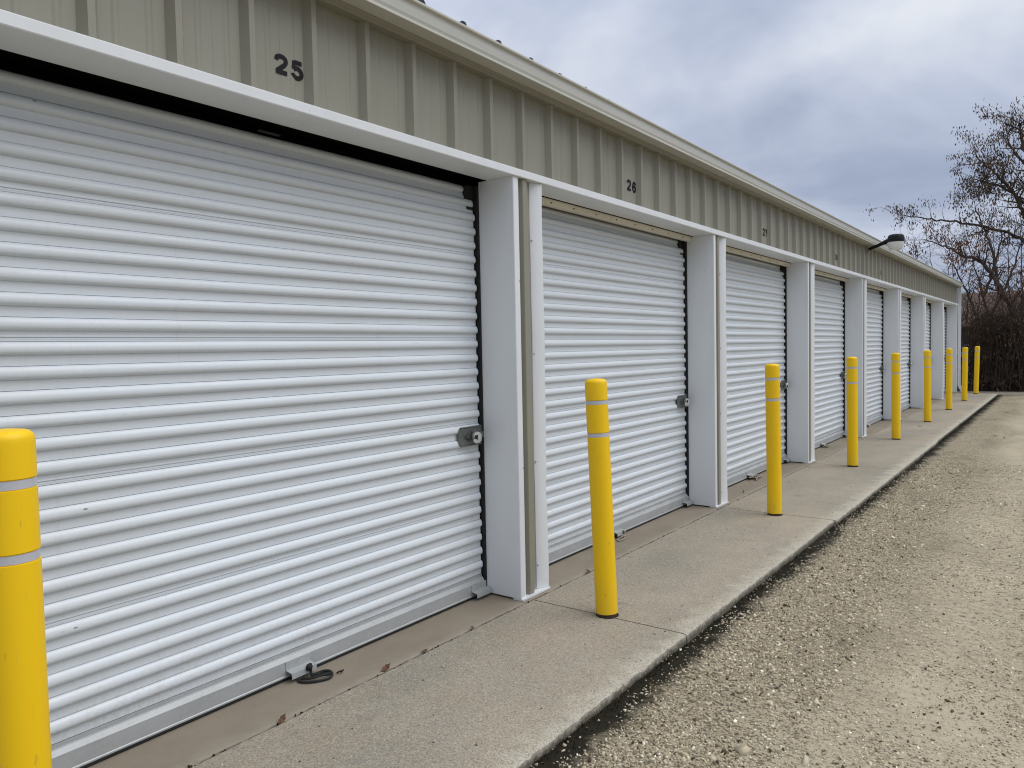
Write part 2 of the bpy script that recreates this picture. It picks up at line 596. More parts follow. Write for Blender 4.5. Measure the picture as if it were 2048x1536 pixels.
def build_ground():
    xs = np.concatenate([[-400, -120, -40, -12, -6, -2, .2, .7], np.arange(.94, 3.6, .035), [3.7, 4.2, 5, 6.5, 9, 14, 30, 90, 400]])
    ys = np.concatenate([[-400, -100, -30, -10, -3, -1, 0, .5], np.arange(.8, 12, .06), np.arange(12, 26, .4), [27, 29, 32, 36, 44, 60, 120, 300, 900]])
    X, Y = np.meshgrid(xs, ys, indexing='ij')
    inner = (X > .9) & (X < 3.65) & (Y > .7) & (Y < 25.5)
    Z = np.where(inner, ground_z(X, Y), -.05)
    Z = np.where((X < .9), -.10, Z)
    v = np.stack([X, Y, Z], -1).reshape(-1, 3)
    nx, ny = len(xs), len(ys)
    i, j = np.meshgrid(np.arange(nx - 1), np.arange(ny - 1), indexing='ij')
    a = (i * ny + j).ravel()
    f = np.stack([a, a + ny, a + ny + 1, a + 1], -1)
    me = fast_mesh('gravel_ground', v, f, M['gravel'])
    me.shade_smooth()
    tag(link('gravel_ground', me), 'tan gravel driveway running beside the concrete apron', None, None, 'structure')


build_ground()


def wavy(n, amp, seed, step=1):
    r = np.random.default_rng(seed)
    a = r.normal(0, 1, n)
    k = np.exp(-np.linspace(-2, 2, 7) ** 2)
    a = np.convolve(a, k / k.sum(), 'same') + .5 * r.normal(0, .5, n)
    return a * amp


def slab(name, x0, x1, y0, y1, z0, z1, mat, parent, seed, amp_l=.002, amp_r=.0038, step=.022):
    """a cast slab with slightly uneven long edges and a rounded, chipped outer edge"""
    n = max(4, int((y1 - y0) / step))
    ys = np.linspace(y0, y1, n)
    el = x0 + wavy(n, amp_l, seed)
    er = x1 + wavy(n, amp_r, seed + 1)
    cz = z1 - .004 - np.abs(wavy(n, .006, seed + 2)) - .010 * (np.random.default_rng(seed + 9).random(n) < .08)
    ins = .010 + np.abs(wavy(n, .008, seed + 3))
    dz = wavy(n, .0006, seed + 4)
    cols = [(el, np.full(n, z0)), (el, np.full(n, z1 - .004)), (el + .006, np.full(n, z1)),
            (er - ins - .02, z1 + dz), (er - ins, z1 - .001 + dz), (er, cz), (er + np.abs(wavy(n, .004, seed + 5)), np.full(n, (z0 + z1) / 2)),
            (er + .004, np.full(n, z0))]
    v = []
    for x, z in cols:
        v += [(float(a), float(b), float(c)) for a, b, c in zip(x, ys, z)]
    f = []
    nc = len(cols)
    for c in range(nc - 1):
        for k in range(n - 1):
            a = c * n + k
            f.append((a, a + n, a + n + 1, a + 1))
    f.append(tuple(c * n for c in reversed(range(nc))))
    f.append(tuple(c * n + n - 1 for c in range(nc)))
    me = bpy.data.meshes.new(name)
    me.from_pydata(v, [], f)
    me.materials.append(mat)
    me.update()
    return link(name, me, parent)


def build_apron():
    b = MB()
    b.box(-.45, 1.0 - .03, -3.0, 24.55, -.14, -.022)
    ap = tag(b.build('concrete_apron', M['soil']), 'grey concrete apron of jointed slabs in front of the doors', None, None, 'structure')
    j = [-2.95] + [Yp(i) + .07 for i in range(-1, 8)]
    j[-1] = 24.56
    for k in range(len(j) - 1):
        slab('slab', .0375, 1.0 + (.025 if k in (3, 4) else .008), j[k] + .005, j[k + 1] - .005, -.15, -.003, M['apron'], ap, 100 + 10 * k)
    t = [-2.95] + [Yp(i) + .16 for i in range(-1, 8)]
    t[-1] = 24.90
    for k in range(len(t) - 1):
        slab('threshold_slab', -.44, .0265, t[k] + .001, t[k + 1] - .001, -.13, 0.0, M['threshold'], ap, 300 + 10 * k, .001, .0030)
    b = MB()
    b.box(-3, 6, 24.60, 26.0, -.2, -.030)
    tag(b.build('concrete_lane', M['apron']), 'pale concrete lane crossing beyond the end of the apron', None, None, 'structure')


build_apron()

# ------------------------------------------------------------------ building
bld = empty('storage_building', (0, 11, 0), 'long low storage building with white roll up doors, white posts and taupe ribbed siding', 'building')
bld.location = (0, 0, 0)


def build_core():
    b = MB()
    b.box(-6.0, -.50, YBEG, YEND - .02, -.1, 3.0)                          # closed volume behind the doors
    b.build('inner_wall', M['dark'], bld)
    b = MB()
    b.box(-6.2, -.04, YEND - .02, YEND + .03, -.1, 3.06)
    b.box(-6.2, -.04, YBEG - .05, YBEG, -.1, 3.06)
    b.box(-6.25, -6.0, YBEG, YEND - .02, -.1, 3.06)
    b.build('end_wall', M['taupe'], bld)
    # backing over the doors
    b = MB()
    b.box(-.50, -.20, YBEG, YEND - .02, 2.535, 3.0)
    b.build('header_beam', M['dark'], bld)


build_core()


def siding_mesh():
    """one 0.30 m pitch of ribbed wall sheet: centre rib, two minor ribs in the pan"""
    x0, x1 = -.036, -.001
    h = RIB / 2
    prof = [(-h, x0), (-.108, x0), (-.098, x0 + .0026), (-.088, x0 + .0026), (-.078, x0), (-.035, x0), (-.0125, x1), (.0125, x1),
            (.035, x0), (.078, x0), (.088, x0 + .0026), (.098, x0 + .0026), (.108, x0), (h, x0)]
    b = MB()
    z0, z1 = 2.528, 3.03
    n = len(prof)
    for z in (z0, z1):
        b.v += [(x, y, z) for y, x in prof]
    for k in range(n - 1):
        b.f.append((k, k + 1, n + k + 1, n + k))
    i = len(b.v)                                                     # back sheet
    b.v += [(x0 - .006, -h, z0), (x0 - .006, h, z0), (x0 - .006, h, z1), (x0 - .006, -h, z1)]
    b.f.append((i + 3, i + 2, i + 1, i))
    b.f.append(tuple([k for k in reversed(range(n))] + [i, i + 1]))
    b.f.append(tuple([n + k for k in range(n)] + [i + 2, i + 3]))
    return b.mesh('siding_panel', M['taupe'])


RIB0 = 1.803
k0 = math.ceil((YBEG + RIB / 2 - RIB0) / RIB)
RIBS = []
sm = siding_mesh()
kk = k0
while RIB0 + kk * RIB + RIB / 2 < YEND + .06:
    y = RIB0 + kk * RIB
    o = link('siding_panel', sm, bld, (random.uniform(-.0006, .0006), y, 0))
    RIBS.append(y)
    kk += 1


def build_header():
    # white header trim: fascia with turned soffit, in overlapping lengths
    cuts = [YBEG] + [3.0695 - 3.08659, 3.0695, 6.156, 9.24, 12.33, 15.42, 18.5, 21.6] + [YEND - .03]
    for a, c in zip(cuts[:-1], cuts[1:]):
        b = MB()
        e = .0015 if random.random() < .5 else 0
        b.prism_y([(-.193, H), (.010 + e, H), (.013 + e, H + .004), (.013 + e, H + .041), (.010 + e, H + .045), (-.03, H + .050), (-.03, H + .04), (-.193, H + .04)], a + .0006, c - .0006)
        b.build('header_trim', M['trim'], bld)
    for i in range(1, 8):                                             # cream lintel angle with screws over doors 26-32
        a, c = Yp(i - 1) + W + .002, Yp(i) - .002
        b = MB()
        b.prism_y([(-.256, 2.449), (-.222, 2.449), (-.214, 2.456), (-.206, 2.482), (-.206, 2.4895), (-.256, 2.4895)], a, c)
        ln = b.build('lintel_bar', M['lintel'], bld)
        s = MB()
        y = a + .10
        while y < c:
            s.lathe([(.007, 0), (.006, .004)], 8, (-.2115 - .001, y + random.uniform(-.01, .01), 2.468), 'x')
            y += .305
        s.build('screw', M['dark'], ln)


build_header()


def build_gutter():
    prof = [(.045, 3.012), (.125, 3.012), (.127, 3.014), (.127, 3.026), (.110, 3.0285), (.119, 3.048), (.1215, 3.072), (.1225, 3.098), (.124, 3.105),
            (.137, 3.107), (.139, 3.110), (.139, 3.1185), (.136, 3.121), (.114, 3.121), (.112, 3.06), (.104, 3.030), (.104, 3.020), (.052, 3.020), (.052, 3.125), (.045, 3.125)]
    cuts = [YBEG - .05, 5.6, 14.8, YEND + .02]
    for a, c in zip(cuts[:-1], cuts[1:]):
        b = MB()
        b.prism_y(prof, a + .0005, c - .0005)
        b.build('gutter', M['gutter'], bld)
    b = MB()
    b.prism_y([(-.05, 2.995), (.014, 2.995), (.016, 2.999), (.044, 3.011), (.044, 3.06), (-.05, 3.06)], YBEG, YEND)
    b.build('eave_trim', M['taupe'], bld)
    # downspout at the far corner
    b = MB()
    y0, y1 = YEND - .055, YEND + .02
    b.box(.016, .088, y0, y1, .30, 3.014, .006)
    b.prism_y([(.016, .30), (.088, .30), (.088, .22), (.15, .07), (.15, .02), (.10, .02), (.016, .2)], y0, y1)
    b.build('downspout', M['trim'], bld)
    # roof sheet with ribs, black foam closures showing at the eave
    b = MB()
    y0, y1 = YBEG - .1, YEND + .1
    sl = 1 / 14.0
    prof = [(.06, 3.130), (.06, 3.136), (-6.3, 3.136 + 6.36 * sl), (-6.3, 3.128 + 6.36 * sl)]
    b.prism_y(prof, y0, y1)
    for y in RIBS:
        i = len(b.v)
        for x in (.045, -6.3):
            zz = 3.125 + (.06 - x) * sl
            b.v += [(x, y - .036, zz), (x, y + .036, zz), (x, y + .012, zz + .032), (x, y - .012, zz + .032)]
        for q in ((0, 1, 2, 3), (1, 5, 6, 2), (3, 2, 6, 7), (0, 3, 7, 4), (5, 4, 7, 6)):
            b.f.append(tuple(i + k for k in q))
    rf = b.build('roof', M['roof'], bld)
    c = MB()
    c.prism_x([(-.034, 3.135), (.034, 3.135), (.024, 3.176), (.012, 3.192), (-.012, 3.192), (-.024, 3.176)], .046, .066)
    cm = c.mesh('rib_closure', M['rubber'])
    for y in RIBS:
        if y > 6.2:                                                   # beyond this they sit below the gutter lip
            break
        link('rib_closure', cm, rf, (random.uniform(-.004, .004), y + random.uniform(-.006, .006), random.uniform(-.002, .002) - .006 - .009 * max(0, y - 2.6)))


build_gutter()


def post_meshes():
    g = {}
    b = MB()                                                          # jamb box with narrow front flange
    b.prism_z([(-D, 0), (-.004, 0), (0, .003), (0, .040), (-.005, .042), (-.005, .056), (-.012, .058), (-D, .058)], .012, H - .001)
    g['jamb'] = b.mesh('door_post', M['trim'])
    b = MB()                                                          # strip of siding between the trims
    b.prism_z([(-D + .01, .0585), (-.036, .0585), (-.036, .090), (-.006, .101), (-.004, .104), (-.004, .140), (-.008, .146), (-.036, .168), (-.036, .204), (-D + .01, .204)], .016, H - .003)
    g['strip'] = b.mesh('siding_strip', M['taupe'])
    b = MB()                                                          # bent white trim on the far side
    n = 40
    zs = np.linspace(.014, H - .002, n)
    prof = [(-D, .213), (-.037, .213), (-.034, .216), (-.0096, .2555), (0, W - .002), (-.003, W), (-D, W)]
    for z in zs:
        b.v += [(x, y, float(z)) for x, y in prof]
    m = len(prof)
    for r in range(n - 1):
        for k in range(m):
            a, c = r * m + k, r * m + (k + 1) % m
            b.f.append((a, c, c + m, a + m))
    b.f.append(tuple(reversed(range(m))))
    b.f.append(tuple((n - 1) * m + k for k in range(m)))
    g['trim'] = b
    b = MB()
    b.box(-.06, .012, .002, W - .001, .001, .012)
    g['plate'] = b.mesh('base_plate', M['trim'])
    b = MB()
    b.lathe([(.006, 0), (.006, .003), (.003, .005)], 8, (0, 0, 0), 'x')
    g['screw'] = b.mesh('screw', M['galv'])
    return g


def build_posts():
    g = post_meshes()
    for i in range(-1, 7):
        p = link('door_post', g['jamb'], bld, (0, Yp(i), 0))
        link('siding_strip', g['strip'], p)
        b = MB()
        b.v = list(g['trim'].v)
        b.f = g['trim'].f
        r = random.Random(40 + i)
        vv = []
        for (x, y, z) in b.v:                                        # dents where cars brushed the trim
            d = 0
            if i == 0 and y > .25:
                d = -.007 * math.exp(-((z - .62) / .05) ** 2) - .003 * math.exp(-((z - .5) / .12) ** 2)
            wob = .0016 * math.sin(z * 5 + i * 2) + .001 * math.sin(z * 13 + i)
            vv.append((x + (d + wob if x > -.1 else 0), y + (d * .6 if x > -.1 else 0), z))
        b.v = vv
        b.build('front_trim', M['trim'], p, True, 20)
        link('base_plate', g['plate'], p)
        for z in (.13, .82, 1.45, 2.16):
            link('screw', g['screw'], p, (-.030, .219 + r.uniform(-.001, .003), z + r.uniform(-.04, .04)))
        for z in (.75, 1.9):
            link('screw', g['screw'], p, (-.006, .049, z + r.uniform(-.05, .05)))
    # corner post at the far end
    y = Yp(7)
    b = MB()
    b.prism_z([(-D, 0), (-.004, 0), (0, .003), (0, .115), (-D, .115)], .005, H - .001)
    p = b.build('corner_post', M['trim'], bld)
    p.location = (0, y, 0)
    b = MB()
    b.box(-.10, .004, .118, .150, .0, 3.0)
    b.build('corner_trim', M['trim'], p)


build_posts()

PITCH = .0838
LDOOR = P - W + .02                        # slat length


def slat_mesh(seam=False):
    d = .0185
    u = [(0.0, 0.0), (.008, .26), (.022, .44), (.06, .60), (.12, .78), (.20, .93), (.29, 1.0), (.37, .98), (.43, .89), (.48, .72), (.515, .48), (.537, .20), (.545, 0)]
    pts = [(d * b, -PITCH * a) for a, b in u]
    pts += [(.0009, -PITCH * .565), (.0009, -PITCH * .60), (0.0, -PITCH * .63)]
    if seam:
        pts += [(0, -PITCH * .74), (.0016, -PITCH * .755), (.0016, -PITCH * .80), (.0006, -PITCH * .815), (-.0035, -PITCH * .818),
                (-.0035, -PITCH * .842), (.0010, -PITCH * .845), (.0010, -PITCH * .91), (0, -PITCH * .925)]
    else:
        pts += [(0.0, -PITCH * .8)]
    pts += [(0, -PITCH * .975), (-.0026, -PITCH * .9985)]
    back = [(-.006, -PITCH * .9985), (-.006, -.0001), (-.0026, -.0001)]
    b = MB()
    prof = [(x, z) for x, z in pts]
    full = list(reversed(back)) + prof            # open loop order
    # rounded bead end: two end rings slightly pulled in
    n = len(full)
    rings = [(0.0, .80), (.004, .96), (.012, 1.0), (LDOOR - .016, 1.0), (LDOOR - .005, .95), (LDOOR, .78)]
    for y, s in rings:
        b.v += [((x * s if x > 0 else x), y, z) for x, z in full]
    for r in range(len(rings) - 1):
        for k in range(n):
            a, c = r * n + k, r * n + (k + 1) % n
            b.f.append((a, c, c + n, a + n))
    b.f.append(tuple(k for k in reversed(range(n))))
    b.f.append(tuple((len(rings) - 1) * n + k for k in range(n)))
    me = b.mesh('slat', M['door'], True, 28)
    return me


def latch_mesh():
    b = MB()
    # origin at plate centre, plate in y-z, facing +x ; 0.218 x 0.115
    w, h, c = .109, .0575, .016
    o = [(-w, -h + c), (-w + c, -h), (w - c, -h), (w, -h + c), (w, h - c), (w - c, h), (-w + c, h), (-w, h - c)]
    b.prism_x(o, 0, .003)
    b.prism_x([(-w + c, h - .004), (w - c, h - .004), (w - c, h), (-w + c, h)], .003, .012)          # turned flanges
    b.prism_x([(-w + c, -h), (w - c, -h), (w - c, -h + .004), (-w + c, -h + .004)], .003, .012)
    b.prism_x([(-.03, -.017), (w + .012, -.017), (w + .012, .017), (-.03, .017)], .003, .009)          # slide bolt
    b.prism_x([(.0, -.022), (.012, -.022), (.012, .026), (.0, .026)], .009, .030)                     # hasp ears
    b.prism_x([(-.052, -.008), (-.030, -.008), (-.030, .008), (-.052, .008)], .003, .016)
    for y, z in ((-w + .016, .004), (w - .014, .042), (w - .014, -.042)):
        b.lathe([(.0065, .003), (.006, .007), (.002, .009)], 10, (0, y, z), 'x')
    return b.mesh('latch', M['latch'])


def build_doors():
    sa, sb = slat_mesh(), slat_mesh(True)
    lat = latch_mesh()
    zl = .2098
    b = MB()                                                          # galvanised bottom bar with sloping top flange
    b.prism_y([(-.290, .018), (-.2585, .018), (-.258, .020), (-.258, .025), (-.2605, .028), (-.2605, .090), (-.2630, .0940), (-.272, .109), (-.279, .111), (-.279, .125), (-.290, .125)], 0, LDOOR)
    bar = b.mesh('bottom_bar', M['galv'])
    b = MB()
    b.prism_y([(-.292, .0015), (-.268, .0015), (-.262, .008), (-.264, .0178), (-.292, .0178)], .0, LDOOR)
    seal = b.mesh('rubber_seal', M['rubber'])
    b = MB()                                                          # Z shaped stop bracket, length .137
    b.prism_y([(-.260, .088), (-.260, .052), (-.215, .046), (-.213, .020), (-.216, .020), (-.218, .043), (-.2635, .049)], 0, .137)
    b.box(-.2602, -.257, .0, .137, .052, .088)
    brk = b.mesh('stop_bracket', M['galv'])
    b = MB()                                                          # side guide channel, dark steel and brush
    b.box(-.330, -.292, -.075, 0, .0, 2.47)
    b.box(-.300, -.2585, -.012, -.0005, .0, 2.47)
    guide = b.mesh('guide_track', M['rubber'])
    b = MB()
    b.box(-.330, -.292, 0, .075, .0, 2.47)
    b.box(-.300, -.2585, .0005, .012, .0, 2.47)
    guide2 = b.mesh('guide_track', M['rubber'])
    for i in range(-1, 8):
        ya = Yp(i - 1) + W + .012
        yb = Yp(i)
        L = LDOOR
        ys = yb - .022 - L
        c = MB()
        c.box(-.42, -.40, ya - .02, yb, .0, 2.52)
        d = c.build('roll_up_door', M['dark'], bld)
        r = random.Random(i + 5)
        for k in range(28 if i == 0 else 29):
            zc = zl + PITCH * k
            z = zc - 2.27
            fx = lambda q: -.285 - (1.35 * q * q if q > 0 else 0)
            x = fx(z)
            tilt = -math.atan((fx(z - PITCH) - x) / PITCH)
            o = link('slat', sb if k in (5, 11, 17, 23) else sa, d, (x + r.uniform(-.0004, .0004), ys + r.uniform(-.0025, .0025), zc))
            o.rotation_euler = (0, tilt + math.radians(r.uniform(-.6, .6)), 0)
        link('bottom_bar', bar, d, (0, ys - .001, 0))
        link('rubber_seal', seal, d, (0, ys, 0))
        link('guide_track', guide, d, (0, yb, 0))
        link('guide_track', guide2, d, (0, Yp(i - 1) + W, 0))
        yc = yb - 1.466
        for y in (yc, yb - .147):
            link('stop_bracket', brk, d, (0, y, 0))
        if i >= 0:
            link('latch', lat, d, (-.2665, yb - .1175, .983))
            if i == 1:                                                 # small pull loop left of the bollard
                t = MB()
                t.tube([(-.26, 4.86, .055), (-.245, 4.88, .03), (-.235, 4.92, .012), (-.24, 4.96, .012), (-.25, 4.985, .03)], .005, 6)
                t.build('pull_loop', M['galv'], d, True)
        if i == 0:
            e = MB()                                                  # pull handle in the dark gap over door 25
            e.box(-.262, -.245, 1.99, 2.10, 2.462, 2.468)
            e.build('top_stop', M['rubber'], d)


build_doors()


GLYPH = {   # centre lines in a unit box (0..1 wide, 0..1 high)
    '2': [[(.12, .68), (.16, .84), (.36, .91), (.62, .91), (.84, .82), (.87, .66), (.74, .50), (.46, .32), (.20, .16), (.13, .10)], [(.05, .09), (.95, .09)]],
    '5': [[(.90, .91), (.28, .91)], [(.24, .97), (.17, .50)], [(.17, .50), (.34, .59), (.58, .60), (.80, .50), (.87, .34), (.80, .18), (.58, .09), (.34, .10), (.16, .20), (.11, .30)]],
    '6': [[(.86, .72), (.78, .86), (.56, .92), (.32, .86), (.17, .68), (.13, .42), (.16, .24), (.30, .11), (.52, .08), (.76, .14), (.87, .32), (.78, .50), (.54, .57), (.30, .50), (.16, .36)]],
    '7': [[(.05, .91), (.95, .91)], [(.88, .90), (.66, .66), (.48, .36), (.40, .0)]],
    '8': [[(.5, .53), (.24, .60), (.16, .74), (.26, .88), (.5, .92), (.74, .88), (.84, .74), (.76, .60), (.5, .53), (.22, .44), (.12, .27), (.24, .12), (.5, .08), (.76, .12), (.88, .27), (.78, .44), (.5, .53)]],
    '9': [[(.14, .28), (.22, .14), (.44, .08), (.68, .14), (.83, .32), (.87, .58), (.84, .76), (.70, .89), (.48, .92), (.24, .86), (.13, .68), (.22, .50), (.46, .43), (.70, .50), (.84, .64)]],
    '3': [[(.13, .72), (.20, .86), (.44, .92), (.70, .88), (.82, .74), (.74, .60), (.44, .53)], [(.44, .53), (.76, .46), (.87, .29), (.76, .13), (.48, .08), (.22, .13), (.11, .29)]],
    '0': [[(.5, .92), (.24, .84), (.14, .5), (.24, .16), (.5, .08), (.76, .16), (.86, .5), (.76, .84), (.5, .92)]],
    '1': [[(.24, .74), (.46, .80), (.58, .98)], [(.58, .98), (.58, .0)]],
    '4': [[(.68, 0), (.68, .95)], [(.66, .90), (.10, .30)], [(.06, .27), (.96, .27)]],
}


def digit_mesh(ch, w=.060, h=.077, sw=.0185):
    b = MB()
    for li, line in enumerate(GLYPH[ch]):
        pts = [Vector((0, (u - .5) * w, v * h)) for u, v in line]
        if len(pts) > 2:
            pts = densify(pts, 5)
        nn = []
        for k, p in enumerate(pts):
            d = (pts[min(k + 1, len(pts) - 1)] - pts[max(k - 1, 0)]).normalized()
            nn.append(Vector((0, -d.z, d.y)) * sw * .5)
        x = .00012 * li
        for k in range(len(pts) - 1):
            b.face(*[(x, q.y, q.z) for q in (pts[k] - nn[k], pts[k + 1] - nn[k + 1], pts[k + 1] + nn[k + 1], pts[k] + nn[k])])
    return b.mesh('digit', M['vinyl'])


def build_numbers():
    for i in range(8):
        num = str(25 + i)
        yc = Yp(i) - 1.508
        root = link('door_number', None, bld, (-.0328, yc, 2.643 + .002 * math.sin(i * 3)))
        root['label'] = 'black vinyl number %s on the taupe siding' % num
        for ch, dy in ((num[0], -.0395), (num[1], .0385)):
            link('digit', digit_mesh(ch), root, (0, dy, .002 if dy < 0 else -.001))


build_numbers()

# ------------------------------------------------------------------ padlocks


def padlock_meshes():
    b = MB()
    b.lathe([(.024, 0), (.033, .002), (.0355, .007), (.0355, .019), (.033, .025), (.026, .0275), (.012, .0280), (.011, .0335), (.005, .0345), (.0045, .031), (.0005, .031)], 28, (0, 0, 0), 'x')
    body = b.mesh('lock_body', M['lock'], True, 35)
    b = MB()
    pts = [(.014, .022 * math.cos(t) - .018, .022 * math.sin(t) + .006) for t in np.linspace(math.radians(60), math.radians(300), 12)]
    b.tube(pts, .0048, 8)
    sh = b.mesh('shackle', M['latch'], True)
    b = MB()
    b.prism_x([(-.037, -.006), (-.008, -.013), (-.002, .004), (-.010, .016), (-.030, .014)], .0225, .0290)
    nt = b.mesh('shackle_notch', M['rubber'])
    return body, sh, nt


PL = padlock_meshes()
lock_words = ['bright disc padlock on the latch of the leftmost, largest door', 'disc padlock on the latch of the door under number 26',
              'disc padlock on the latch of the door under number 27, beside a bollard', 'disc padlock on the latch of the fourth door from the left',
              'small disc padlock on the latch of the fifth door, left of a bollard', 'tiny disc padlock on the latch of the sixth door']
for i in range(6):
    p = empty('padlock', (-.2400, Yp(i) - .104, .975), lock_words[i], 'padlock', 'disc padlocks on the door latches')
    for nm, me in zip(('lock_body', 'shackle', 'shackle_notch'), PL):
        link(nm, me, p)
    p.rotation_euler = (random.uniform(-.5, .5), 0, 0)

# ------------------------------------------------------------------ bollards


def bollard_meshes():
    R = .0615
    prof = [(R, .018)]
    hb1, hb2, gz = 1.192, 1.012, .022
    for zc in (hb2, hb1):
        prof += [(R, zc - gz / 2 - .003), (R - .0035, zc - gz / 2 - .002), (R - .0035, zc + gz / 2 + .002), (R, zc + gz / 2 + .003)]
    top = 1.326
    prof += [(R, top - .034)]
    for t in np.linspace(0, 90, 9)[1:]:
        a = math.radians(t)
        prof.append((R - .024 + .024 * math.cos(a), top - .029 + .025 * math.sin(a)))
    prof += [(R * .3, top - .0015), (.001, top)]
    b = MB()
    b.lathe(prof, 40)
    sleeve = b.mesh('sleeve', M['yellow'], True, 40)
    bands = []
    for zc in (hb1, hb2):
        b = MB()
        b.lathe([(R - .004, zc - gz / 2), (R - .0022, zc - gz / 2), (R - .0022, zc + gz / 2), (R - .004, zc + gz / 2)], 40)
        bands.append(b.mesh('reflective_band', M['tape'], True, 40))
    b = MB()
    b.lathe([(.056, -.12), (.056, .03)], 24)
    pipe = b.mesh('steel_pipe', M['rust'], True, 40)
    return sleeve, bands, pipe


def build_bollards():
    sleeve, bands, pipe = bollard_meshes()
    # base x, base y (front of base), top offset x, y
    base = [(.500, .715, 0, 0), (.526, 3.598, -.050, .0), (.527, 6.567, -.016, 0), (.500, 9.636, -.010, 0), (.471, 12.639, -.010, 0),
            (.495, 15.625, -.010, 0), (.509, 18.565, 0, 0), (.519, 21.428, .013, 0), (.517, 24.319, .028, 0)]
    words = ['yellow bollard nearest the camera, cut off by the left edge of the frame',
             'leaning yellow bollard before the post between doors 25 and 26',
             'yellow bollard before the right part of the door numbered 27',
             'yellow bollard fourth from the left, before the fourth door post',
             'yellow bollard fifth from the left, before the fifth door post',
             'yellow bollard sixth from the left, smaller than the five to its left',
             'yellow bollard third from the far end of the row',
             'yellow bollard just right of the white downspout, second from the far end',
             'smallest and farthest yellow bollard, last in the row before the thicket']
    for k, (x, y, tx, ty) in enumerate(base):
        o = empty('bollard', (x, y, -.003), words[k], 'bollard', 'yellow bollards along the apron')
        o.rotation_euler = (-math.atan(ty / 1.3), math.atan(tx / 1.3), random.uniform(0, 6))
        o.rotation_mode = 'XYZ'
        if tx:
            o.rotation_euler = (0, math.atan(tx / 1.3), 0)
        link('sleeve', sleeve, o, (0, 0, 0))
        for bm in bands:
            link('reflective_band', bm, o)
        link('steel_pipe', pipe, o)
        rr = random.Random(k)
        b = MB()
        b.prism_z([((.064 + rr.uniform(-.003, .005)) * math.cos(t), (.064 + rr.uniform(-.003, .005)) * math.sin(t)) for t in np.linspace(0, 2 * math.pi, 23)[:-1]], -.01, .0022)
        link('joint_filler', b.mesh('joint_filler', M['soil']), o)


build_bollards()

# ------------------------------------------------------------------ yard lamp


def build_lamp():
    y = 12.88
    o = empty('yard_lamp', (0, y, 2.90), 'black dusk to dawn lamp with pale lens on an arm above the fifth door', 'lamp')
    b = MB()
    b.box(-.004, .012, -.035, .035, -.02, .10, .003)
    b.box(.012, .045, -.022, .022, .0, .085, .004)
    b.build('wall_bracket', M['taupe'], o)
    b = MB()
    b.tube([(.03, 0, .055), (.12, 0, .083), (.20, 0, .115), (.31, 0, .158)], [.026, .024, .027, .038], 10)
    b.build('arm', M['lamp_black'], o, True, 50)
    tilt = Matrix.Rotation(math.radians(-5), 4, 'Y')
    b = MB()
    b.lathe([(.119, .128), (.123, .132), (.122, .160), (.117, .200), (.106, .228), (.090, .243), (.05, .250), (.001, .252)], 28, (.418, 0, 0))
    for k in range(10):
        a = 2 * math.pi * k / 10
        c, s = math.cos(a), math.sin(a)
        b.tube([(.418 + .119 * c, .119 * s, .175), (.418 + .108 * c, .108 * s, .224)], .005, 4)
    h = b.build('housing', M['lamp_black'], o, True, 40)
    b = MB()
    b.lathe([(.074, .018), (.088, .021), (.104, .058), (.113, .095), (.117, .1275), (.105, .1278)], 28, (.418, 0, 0))
    l = b.build('lens', M['lamp_lens'], o, True, 40)
    b = MB()
    b.lathe([(.012, .005), (.02, .02), (.02, .036)], 12, (.470, 0, 0))
    b.build('photocell', M['trim'], o, True, 40)


build_lamp()

# ------------------------------------------------------------------ pull cords, fallen leaves


